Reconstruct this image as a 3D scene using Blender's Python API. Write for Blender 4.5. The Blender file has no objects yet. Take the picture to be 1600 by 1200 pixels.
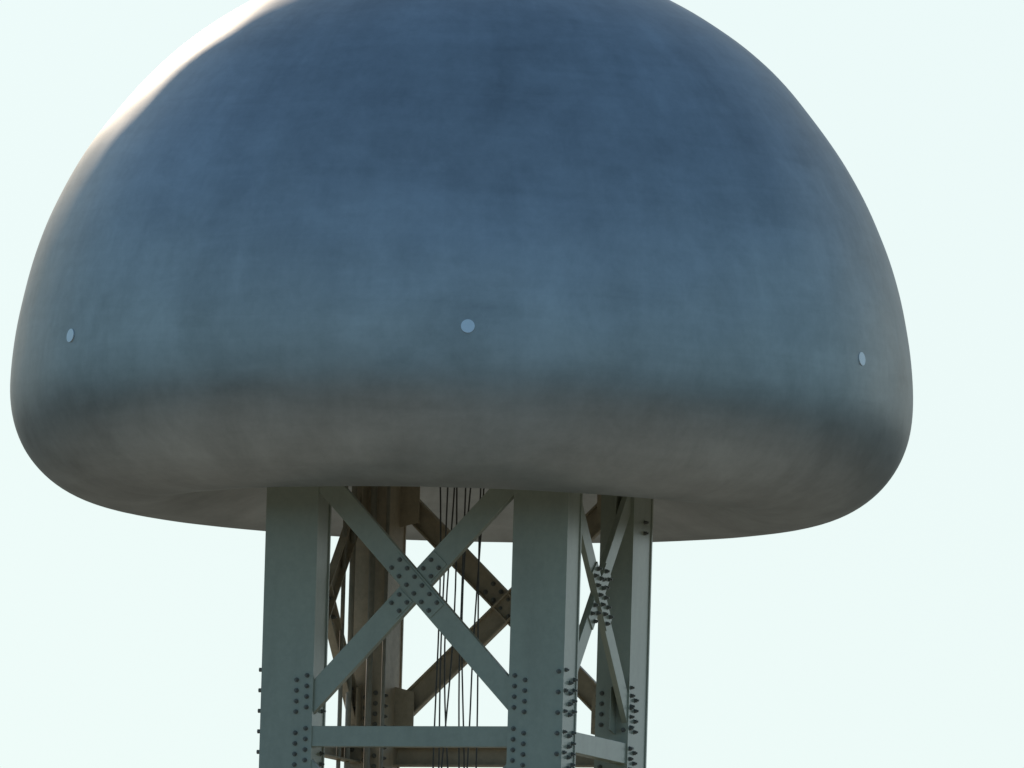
import bpy, math, random
from mathutils import Vector, Matrix
random.seed(4)
S=bpy.context.scene
S.view_settings.view_transform='Standard'; S.view_settings.look='None'; S.view_settings.exposure=0
E=math.radians(5.1); D=300.0; CH=1.6
ZC=CH+D*math.tan(E)
SUN_EL=math.radians(20); SUN_AZ=math.radians(-13)   # azimuth from +Y, positive to +X

# ---------------- materials ----------------
def newmat(name):
    m=bpy.data.materials.new(name); m.use_nodes=True
    nt=m.node_tree; b=nt.nodes['Principled BSDF']; return m,nt,b
def noise(nt,vec,scale,detail=4,rough=.55,dist=0):
    n=nt.nodes.new('ShaderNodeTexNoise'); n.inputs['Scale'].default_value=scale
    n.inputs['Detail'].default_value=detail; n.inputs['Roughness'].default_value=rough
    n.inputs['Distortion'].default_value=dist
    if vec is not None: nt.links.new(vec,n.inputs['Vector'])
    return n.outputs['Fac']
def mapping(nt,src,scale):
    m=nt.nodes.new('ShaderNodeMapping'); m.inputs['Scale'].default_value=scale
    nt.links.new(src,m.inputs['Vector']); return m.outputs['Vector']
def mrange(nt,v,a,b,c,d,smooth=False):
    m=nt.nodes.new('ShaderNodeMapRange'); nt.links.new(v,m.inputs[0])
    if smooth: m.interpolation_type='SMOOTHSTEP'
    for i,x in enumerate((a,b,c,d)): m.inputs[i+1].default_value=x
    return m.outputs[0]
def math_(nt,op,a,b):
    m=nt.nodes.new('ShaderNodeMath'); m.operation=op
    for i,x in enumerate((a,b)):
        if isinstance(x,(int,float)): m.inputs[i].default_value=x
        else: nt.links.new(x,m.inputs[i])
    return m.outputs[0]
def mixc(nt,f,a,b,mode='MIX'):
    m=nt.nodes.new('ShaderNodeMix'); m.data_type='RGBA'; m.blend_type=mode
    if isinstance(f,(int,float)): m.inputs[0].default_value=f
    else: nt.links.new(f,m.inputs[0])
    for i,x in ((6,a),(7,b)):
        if isinstance(x,tuple): m.inputs[i].default_value=(*x,1)
        else: nt.links.new(x,m.inputs[i])
    return m.outputs[2]

def dome_mat():
    m,nt,b=newmat('brushed_metal_skin')
    tc=nt.nodes.new('ShaderNodeTexCoord'); uv=tc.outputs['UV']; ob=tc.outputs['Object']
    # uv: u in metres round the rim, v in metres down the skin
    hor=noise(nt,mapping(nt,uv,(.25,2.2,1)),1.0,6,.65,.6)
    ver=noise(nt,mapping(nt,uv,(1.5,.16,1)),1.0,5,.6,.5)
    big=noise(nt,ob,.42,5,.6,.8)
    mid=noise(nt,ob,1.1,7,.68,.6)
    fine=noise(nt,ob,6,6,.75)
    br=nt.nodes.new('ShaderNodeTexBrick'); nt.links.new(uv,br.inputs['Vector'])
    br.inputs['Color1'].default_value=(0,0,0,1); br.inputs['Color2'].default_value=(1,1,1,1)
    br.inputs['Scale'].default_value=1; br.inputs['Brick Width'].default_value=2.6; br.inputs['Row Height'].default_value=1.3
    br.inputs['Mortar Size'].default_value=0
    v=mrange(nt,hor,.3,.7,-.030,.030)
    v=math_(nt,'ADD',v,mrange(nt,ver,.3,.7,-.022,.022))
    v=math_(nt,'ADD',v,mrange(nt,big,.3,.7,-.045,.045))
    v=math_(nt,'ADD',v,mrange(nt,mid,.3,.7,-.045,.045))
    v=math_(nt,'ADD',v,mrange(nt,fine,.3,.7,-.025,.025))
    v=math_(nt,'ADD',v,mrange(nt,br.outputs['Color'],0,1,-.008,.008))
    v=math_(nt,'ADD',v,.45)
    c=nt.nodes.new('ShaderNodeCombineColor')
    nt.links.new(math_(nt,'MULTIPLY',v,.98),c.inputs[0]); nt.links.new(v,c.inputs[1]); nt.links.new(math_(nt,'MULTIPLY',v,.96),c.inputs[2])
    nt.links.new(c.outputs[0],b.inputs['Base Color'])
    b.inputs['Metallic'].default_value=.75
    b.inputs['Specular Tint'].default_value=(.50,.46,.42,1)
    r=mrange(nt,mid,.3,.7,.42,.48); nt.links.new(r,b.inputs['Roughness'])
    bp=nt.nodes.new('ShaderNodeBump'); bp.inputs['Strength'].default_value=.05; bp.inputs['Distance'].default_value=.03
    h=math_(nt,'ADD',math_(nt,'MULTIPLY',hor,.4),math_(nt,'MULTIPLY',mid,1.0))
    nt.links.new(h,bp.inputs['Height']); nt.links.new(bp.outputs[0],b.inputs['Normal'])
    return m
def paint(name,col,var=.25,rough=.5,metal=0.0,stain=(.12,.09,.06),stainamt=.35,spec=.5):
    m,nt,b=newmat(name)
    g=nt.nodes.new('ShaderNodeNewGeometry').outputs['Position']
    n1=noise(nt,mapping(nt,g,(1,1,.3)),2.0,6,.6); n2=noise(nt,g,9,5,.7)
    f=math_(nt,'MULTIPLY',mrange(nt,n1,.5,.75,0,1),stainamt)
    c=mixc(nt,f,col,stain)
    c=mixc(nt,mrange(nt,n2,.3,.7,0,1),c,mixc(nt,1.0,c,(1-var,1-var,1-var),'MULTIPLY'))
    nt.links.new(c,b.inputs['Base Color']); b.inputs['Roughness'].default_value=rough; b.inputs['Metallic'].default_value=metal
    b.inputs['Specular IOR Level'].default_value=spec
    return m
M_DOME=dome_mat()
M_STEEL=paint('grey_green_steel_paint',(.40,.405,.30),var=.14,rough=.30,stainamt=.22,spec=1.0)
M_BACK=paint('warm_bounce_tinted_steel_paint',(.54,.44,.31),stain=(.32,.23,.15),stainamt=.5)  # tan base paints in warm bounced light on rear and left steel; stains on top
M_BOLT=paint('dark_bolt_steel',(.22,.21,.18),rough=.45,metal=.2)
M_CABLE=paint('dark_cable',(.12,.11,.095))
M_PIPE=paint('galvanised_pipe',(.5,.44,.34))
M_DISC=paint('pale_cover_plate',(.80,.82,.82),var=.06,stainamt=.05,rough=.35,metal=.5)
M_CONC=paint('concrete',(.35,.34,.31))

def ground_mat():
    m,nt,b=newmat('grass_and_gravel')
    g=nt.nodes.new('ShaderNodeNewGeometry').outputs['Position']
    vl=nt.nodes.new('ShaderNodeVectorMath'); vl.operation='LENGTH'; nt.links.new(g,vl.inputs[0])
    big=noise(nt,g,.02,5,.6)
    d=math_(nt,'ADD',vl.outputs['Value'],mrange(nt,big,.3,.7,-25,25))
    f=mrange(nt,d,35,115,0,1)
    gr=mixc(nt,noise(nt,g,1.5,6,.7),(.46,.38,.26),(.60,.50,.36))
    grass=mixc(nt,noise(nt,g,.08,6,.7),(.03,.052,.03),(.06,.08,.045))
    nt.links.new(mixc(nt,f,gr,grass),b.inputs['Base Color']); b.inputs['Roughness'].default_value=.95
    return m

# ---------------- mesh helper ----------------
class MB:
    def __init__(s): s.v=[]; s.f=[]; s.m=[]
    def add(s,vs,fs,mi=0):
        o=len(s.v); s.v+= [tuple(x) for x in vs]; s.f+=[tuple(i+o for i in f) for f in fs]; s.m+=[mi]*len(fs)
    def box(s,c,ax,h,mi=0):
        c=Vector(c); a=[Vector(x).normalized() for x in ax]
        vs=[c+a[0]*h[0]*i+a[1]*h[1]*j+a[2]*h[2]*k for i in(-1,1) for j in(-1,1) for k in(-1,1)]
        s.add(vs,[(0,1,3,2),(4,6,7,5),(0,4,5,1),(2,3,7,6),(0,2,6,4),(1,5,7,3)],mi)
    def prism(s,c,n,r,h,k=6,mi=0,rot=0):
        c=Vector(c); n=Vector(n).normalized()
        t=n.orthogonal().normalized(); u=n.cross(t)
        vs=[]
        for z in (0,h):
            for i in range(k):
                a=2*math.pi*i/k+rot; vs.append(c+t*math.cos(a)*r+u*math.sin(a)*r+n*z)
        fs=[tuple(range(k))[::-1],tuple(range(k,2*k))]+[(i,(i+1)%k,(i+1)%k+k,i+k) for i in range(k)]
        s.add(vs,fs,mi)
    def bolt(s,c,n,mi=1):
        n=Vector(n).normalized(); c=Vector(c)
        s.prism(c-n*.01,n,.038,.016,12,mi)
        s.prism(c+n*.004,n,.031,.04,6,mi,random.random())
        s.prism(c+n*.04,n,.017,.03,8,mi)
    def extr(s,poly,o,ex,ey,ez,L,mi=0):
        o=Vector(o); n=len(poly)
        vs=[o+ex*p[0]+ey*p[1]+ez*(sg*L/2) for sg in(-1,1) for p in poly]
        s.add(vs,[tuple(range(n))[::-1],tuple(range(n,2*n))]+[(i,(i+1)%n,(i+1)%n+n,i+n) for i in range(n)],mi)
    def obj(s,name,mats,parent=None,bevel=0):
        me=bpy.data.meshes.new(name); me.from_pydata(s.v,[],s.f); me.validate()
        import bmesh
        bm=bmesh.new(); bm.from_mesh(me); bmesh.ops.recalc_face_normals(bm,faces=bm.faces); bm.to_mesh(me); bm.free()
        for m in mats: me.materials.append(m)
        for p,mi in zip(me.polygons,s.m): p.material_index=mi
        ob=bpy.data.objects.new(name,me); S.collection.objects.link(ob)
        if parent: ob.parent=parent
        if bevel:
            b=ob.modifiers.new('bevel','BEVEL'); b.width=bevel; b.segments=2; b.limit_method='ANGLE'
        return ob

# ---------------- ground ----------------
g=MB(); R=15000
g.add([(-R,-R,0),(R,-R,0),(R,R,0),(-R,R,0)],[(0,1,2,3)])
gd=g.obj('ground',[ground_mat()]); gd['kind']='structure'; gd['label']='flat grassy ground with tan gravel yard under the tower'

# ---------------- tower ----------------
YAW=math.radians(20); CX=-0.70
tower=bpy.data.objects.new('tower',None); S.collection.objects.link(tower)
tower.location=(CX,0,0); tower.rotation_euler=(0,0,-YAW)
tower['label']='mushroom-shaped metal dome standing on a bolted grey-green steel lattice tower'
tower['category']='tower'
ca,sa=math.cos(YAW),math.sin(YAW)
def w2l(x,y):
    x-=CX; return (x*ca-y*sa, x*sa+y*ca)

# dome
prof_px=[(0,-676),(60,-674),(120,-667),(180,-655),(240,-636),(302,-609),(348,-584),(405,-551),(455,-512),(500,-470),(532,-431),(575,-376),(600,-345),(634,-278),(652,-240),(670,-189),(683,-150),(698,-80),(704,-30),(706,20),(705,55),(698,87),(684,122),(660,154),(626,181),(586,199),(544,206),(504,209),(468,204),(430,190),(385,168),(330,145),(270,127),(200,114),(110,106),(0,103)]
P=[Vector((a/100,-b/99.6)) for a,b in prof_px]
def cr(p0,p1,p2,p3,t): return .5*((2*p1)+(-p0+p2)*t+(2*p0-5*p1+4*p2-p3)*t*t+(-p0+3*p1-3*p2+p3)*t**3)
fineP=[]
for i in range(len(P)-1):
    p0=P[i-1] if i>0 else Vector((-P[1].x,P[1].y)); p3=P[i+2] if i+2<len(P) else Vector((-P[-2].x,P[-2].y))
    for k in range(4): fineP.append(cr(p0,P[i],P[i+1],p3,k/4))
fineP.append(P[-1])
for _ in range(24):
    q=[fineP[0]]+[(fineP[i-1]+2*fineP[i]+fineP[i+1])/4 for i in range(1,len(fineP)-1)]+[fineP[-1]]; fineP=q
from mathutils import noise as mn
NS=288; vs=[];fs=[]
arc=[0]
for i in range(1,len(fineP)): arc.append(arc[-1]+(fineP[i]-fineP[i-1]).length)
n=len(fineP)
for j in range(n):
    for i in range(NS):
        a=2*math.pi*i/NS; r=max(fineP[j].x,0.001); z=fineP[j].y
        v=Vector((r*math.cos(a),r*math.sin(a),z))
        d=.022*mn.noise(v*.4)+.006*mn.noise(v*1.5)
        if r>.2:
            nr=Vector((math.cos(a)*.9,math.sin(a)*.9,.4)); v=v+nr*d
        vs.append(v)
for j in range(n-1):
    for i in range(NS):
        fs.append((j*NS+i,(j+1)*NS+i,(j+1)*NS+(i+1)%NS,j*NS+(i+1)%NS))
me=bpy.data.meshes.new('dome'); me.from_pydata(vs,[],fs)
uvl=me.uv_layers.new(name='UVMap')
for pi,p in enumerate(me.polygons):
    j,i=divmod(pi,NS); p.use_smooth=True
    w=44.0/NS
    for k,(jj,ii) in enumerate(((j,i),(j+1,i),(j+1,i+1),(j,i+1))):
        uvl.data[p.loop_indices[k]].uv=(ii*w,arc[jj])
me.materials.append(M_DOME)
dome=bpy.data.objects.new('dome',me); S.collection.objects.link(dome); dome.parent=tower
lx,ly=w2l(-0.785,0); dome.location=(lx,ly,ZC)
dome['label']='bluish brushed metal mushroom cap with rounded rim and hollow underside'
def rad_at(z):
    for a,b in zip(fineP,fineP[1:]):
        if a.y>=z>=b.y and a.x>3: return a.x+(b.x-a.x)*(a.y-z)/(a.y-b.y+1e-9)
for k in range(6):
    az=math.radians(.7+k*60+(.7 if k==1 else 0))
    az+=YAW
    z=.24; r=rad_at(z)
    nrm=Vector((math.sin(az),-math.cos(az),.12)).normalized()
    c=Vector((math.sin(az)*r,-math.cos(az)*r,z))
    m=MB(); m.prism(c-nrm*.05,nrm,.105,.066,40,0)
    o=m.obj('cover_disc',[M_DISC],dome)

U2=2.06; V2=1.825
cols=[('FL',-U2,-V2,.86,.60),('FR',U2,-V2,.9,.65),('BL',-U2,V2,.55,.9),('BR',U2,V2,.55,.9)]
X=Vector((1,0,0));Y=Vector((0,1,0));Z=Vector((0,0,1))
ZB=ZC-5.70; PITCH=4.7
levels=[ZB+PITCH*k for k in range(1,-5,-1)]
TOP=ZC-0.9
for nm,u,v,W,Dp in cols:
    back=nm[0]=='B'; su=1 if u>0 else -1; sv=1 if v>0 else -1
    m=MB(); H=(TOP-.3)/2; zc=.3+H
    t=.045
    m.box((u,v-Dp/2+t/2,zc),(X,Y,Z),(W/2,t/2,H))
    m.box((u,v+Dp/2-t/2,zc),(X,Y,Z),(W/2,t/2,H))
    for s in(-1,1):
        ins=.018
        m.box((u+s*(W/2-ins-.02),v,zc),(X,Y,Z),(.02,Dp/2-t-.001,H-.01))
    if nm=='FR':   # angle section running up the inner side
        m.box((u-W/2-.05,v+.12,zc),(X,Y,Z),(.06,.015,H-.02))
    m.box((u,v,.33),(X,Y,Z),(W/2+.25,Dp/2+.25,.03))
    for L in levels:
        if L>ZC-1.5: continue
        for row in range(-5,6):
            if row in(1,): continue
            z=L+.09+row*.165
            ui=u-su*(W/2-.10)
            m.bolt((ui,v-Dp/2,z+.03),-Y); m.bolt((ui+su*.17,v-Dp/2,z-.04),-Y)
            if back: m.bolt((ui,v+Dp/2,z),Y)
            vi=v-sv*(Dp/2-.14)
            m.bolt((u+su*(W/2-.018),vi,z),X*su); m.bolt((u+su*(W/2-.018),vi+sv*.18,z-.06),X*su)
            m.bolt((u-su*(W/2-.018),vi,z),-X*su)
        for row in range(-2,4):
            z=L+.05+row*.32
            if nm!='FL': m.bolt((u+su*(W/2-.08),v-Dp/2,z),-Y)
            else:
                c0=Vector((u+su*(W/2-.02),v-Dp/2+.12,z+.03)); m.prism(c0,X*su,.034,.10,10,1)
            m.bolt((u+su*(W/2-.018),v-Dp/2+.1,z+.03),X*su)
    if nm=='BR':
        for k in range(2):
            m.bolt((u+su*(W/2-.018),v+.1,ZC-2.03-k*.17),X*su)
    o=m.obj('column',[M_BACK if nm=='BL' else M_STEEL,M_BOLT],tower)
    if nm=='BL': o['label']='stained steel column, warm bounced light painted in as tan'
    f=MB(); f.box((u,v,.15),(X,Y,Z),(W/2+.5,Dp/2+.5,.17)); f.obj('foundation_pad',[M_CONC],tower,.03)

def channel(w,d,t):
    return [(-w/2,0),(w/2,0),(w/2,d),(w/2-t,d),(w/2-t,t),(-w/2+t,t),(-w/2+t,d),(-w/2,d)]
def member(name,p0,p1,nin,w,d,mat):
    p0=Vector(p0);p1=Vector(p1); ez=(p1-p0).normalized(); nin=Vector(nin); ex=nin.cross(ez).normalized()
    m=MB(); m.extr(channel(w,d,.03),(p0+p1)/2,ex,nin,ez,(p1-p0).length); return m.obj(name,[mat],tower,.006)

faces=[
 (Vector((0,-V2-.325+.045,0)),X,Y,U2-.45,M_STEEL,'f'),
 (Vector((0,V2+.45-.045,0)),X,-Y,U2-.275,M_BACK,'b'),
 (Vector((U2+.275-.02,0.0,0)),Y,-X,V2-.4,M_STEEL,'r'),
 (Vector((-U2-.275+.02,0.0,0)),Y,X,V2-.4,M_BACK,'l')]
for c,h,nin,hs,mat,tag in faces:
    for L in levels:
        if L<ZC-2:
            ext=hs+.12
            member('beam',c-h*ext+Z*L+nin*.004,c+h*ext+Z*L+nin*.004,nin,.32,.2,mat)
        if L>ZC-2: continue
        zc=L+2.35; hx=hs; hz=1.70; k=(hs+.28)/hs
        a=h*hx*k; b=Z*hz*k
        for q,(p0,p1,off) in enumerate(((c-a+b,c+a-b,.0),(c-a-b,c+a+b,.034))):
            member('brace',p0+Z*zc+nin*off,p1+Z*zc+nin*off,nin,.36 if tag!='r' else .30,.13 if tag!='r' else .09,mat)
        m=MB()
        d1=(h*hx-Z*hz).normalized(); d2=(h*hx+Z*hz).normalized(); p1=nin.cross(d1).normalized(); p2=nin.cross(d2).normalized()
        cc=c+Z*zc-nin*.012
        m.box(cc,(d1,p1,nin),(.56,.145,.010))
        for i in range(6):
            for s in(-1,1):
                m.bolt(cc+d1*(-.46+i*.184)+p1*s*.09-nin*.01,-nin)
                m.bolt(cc+d1*(-.46+i*.184)+p1*s*.09+nin*.05,nin)
        for s2 in(-1,1):
            m.box(c+Z*zc+nin*.024+d2*s2*.40,(d2,p2,nin),(.19,.145,.008))
            for i in range(2):
                for s in(-1,1):
                    m.bolt(c+Z*zc+nin*.02+d2*s2*(.28+i*.18)+p2*s*.09-nin*.004,-nin)
        m.obj('gusset_plate',[mat,M_BOLT],tower)
        if tag=='f': continue
        for s in(-1,1):
            for s2 in (-1,1):
                zz=zc+s2*hz*.98
                m=MB(); cen=c+h*s*(hs-.02)+Z*zz+nin*.2
                pts=[(-.28*s,-.33),(.1*s,-.42),(.1*s,.42),(-.28*s,.33)]
                m.extr([(x,y) for x,y in pts],cen,h,Z,nin,.02); m.obj('corner_plate',[mat],tower)
def pipe_obj(name,p0,p1,r,mat,parent=None,k=12,wob=0):
    m=MB(); p0=Vector(p0);p1=Vector(p1); N=60 if wob else 1; n_=(p1-p0).normalized(); t=n_.orthogonal().normalized(); u=n_.cross(t)
    vs=[];fs=[]
    ph=random.random()*9
    for j in range(N+1):
        f=j/N; c=p0+(p1-p0)*f+t*wob*mn.noise(Vector((f*5+ph,0,0)))+u*wob*mn.noise(Vector((f*5,ph,0)))
        for i in range(k):
            a=2*math.pi*i/k; vs.append(c+t*r*math.cos(a)+u*r*math.sin(a))
    for j in range(N):
        for i in range(k): fs.append((j*k+i,j*k+(i+1)%k,(j+1)*k+(i+1)%k,(j+1)*k+i))
    fs+= [tuple(range(k))[::-1],tuple(range(N*k,N*k+k))]
    m.add(vs,fs); o=m.obj(name,[mat],parent)
    for p in o.data.polygons: p.use_smooth=len(p.vertices)==4
    return o
for (u,v,r) in((-2.2,1.0,.045),(-2.2,.62,.035),(-1.95,1.22,.05),(-1.72,1.25,.03)):
    pipe_obj('conduit_pipe',(u,v,0.1),(u,v,TOP-.2),r,M_PIPE,tower)
for xpx,yy,lean in((683,.3,.04),(691,-.2,.02),(700,.1,-.06),(709,.4,.03),(722,-.3,.05),(733,.0,-.03),(741,.25,-.08),(750,-.1,.02)):
    x=(xpx-800)/100+.098
    o=pipe_obj('hanging_cable',(x+lean*6,yy,.5),(x-lean,yy,ZC-.95),.013,M_CABLE,None,8,.25)
    o['label']='thin dark steel cable hanging inside the lattice tower'; o['category']='cable'; o['group']='cables hanging inside the tower'

# ---------------- camera ----------------
cam=bpy.data.cameras.new('camera'); co=bpy.data.objects.new('camera',cam); S.collection.objects.link(co); S.camera=co
cam.sensor_width=36; cam.lens=36*(D/math.cos(E))/16.0; cam.clip_end=40000; cam.clip_start=1
co.location=(0,-D,CH)
roll=math.radians(1.6)
co.rotation_euler=(Matrix.Rotation(math.pi/2+E,4,'X')@Matrix.Rotation(roll,4,'Z')).to_euler()

# ---------------- light ----------------
w=bpy.data.worlds.new('World'); S.world=w; w.use_nodes=True; nt=w.node_tree
bg=nt.nodes['Background']; sky=nt.nodes.new('ShaderNodeTexSky'); sky.sky_type='NISHITA'; sky.sun_disc=False
sky.sun_elevation=SUN_EL; sky.sun_rotation=SUN_AZ; sky.air_density=1.0; sky.dust_density=1.0; sky.ozone_density=2.0
tc=nt.nodes.new('ShaderNodeTexCoord'); sep=nt.nodes.new('ShaderNodeSeparateXYZ'); nt.links.new(tc.outputs['Generated'],sep.inputs[0])
# low haze layer: bright and pale towards the sun, dim blue away from it (values before the 0.1 strength)
sunside=mrange(nt,math_(nt,'ADD',sep.outputs[1],math_(nt,'MULTIPLY',sep.outputs[0],.12)),.45,.97,0,1,True)
haze=mixc(nt,sunside,(2.5,4.1,5.0),(7.9,8.95,8.9))
f=mrange(nt,sep.outputs[2],.10,.6,.96,.1,True)
skyc=mixc(nt,1.0,sky.outputs[0],(1.02,1.34,1.6),'MULTIPLY')
nt.links.new(mixc(nt,f,skyc,haze),bg.inputs[0]); bg.inputs[1].default_value=.1
sl=bpy.data.lights.new('sun','SUN'); sl.energy=2.0; sl.angle=math.radians(.5); sl.color=(1,.86,.70)
so=bpy.data.objects.new('sun',sl); S.collection.objects.link(so)
dirv=Vector((math.sin(SUN_AZ)*math.cos(SUN_EL),math.cos(SUN_AZ)*math.cos(SUN_EL),math.sin(SUN_EL)))
so.rotation_euler=dirv.to_track_quat('Z','Y').to_euler()
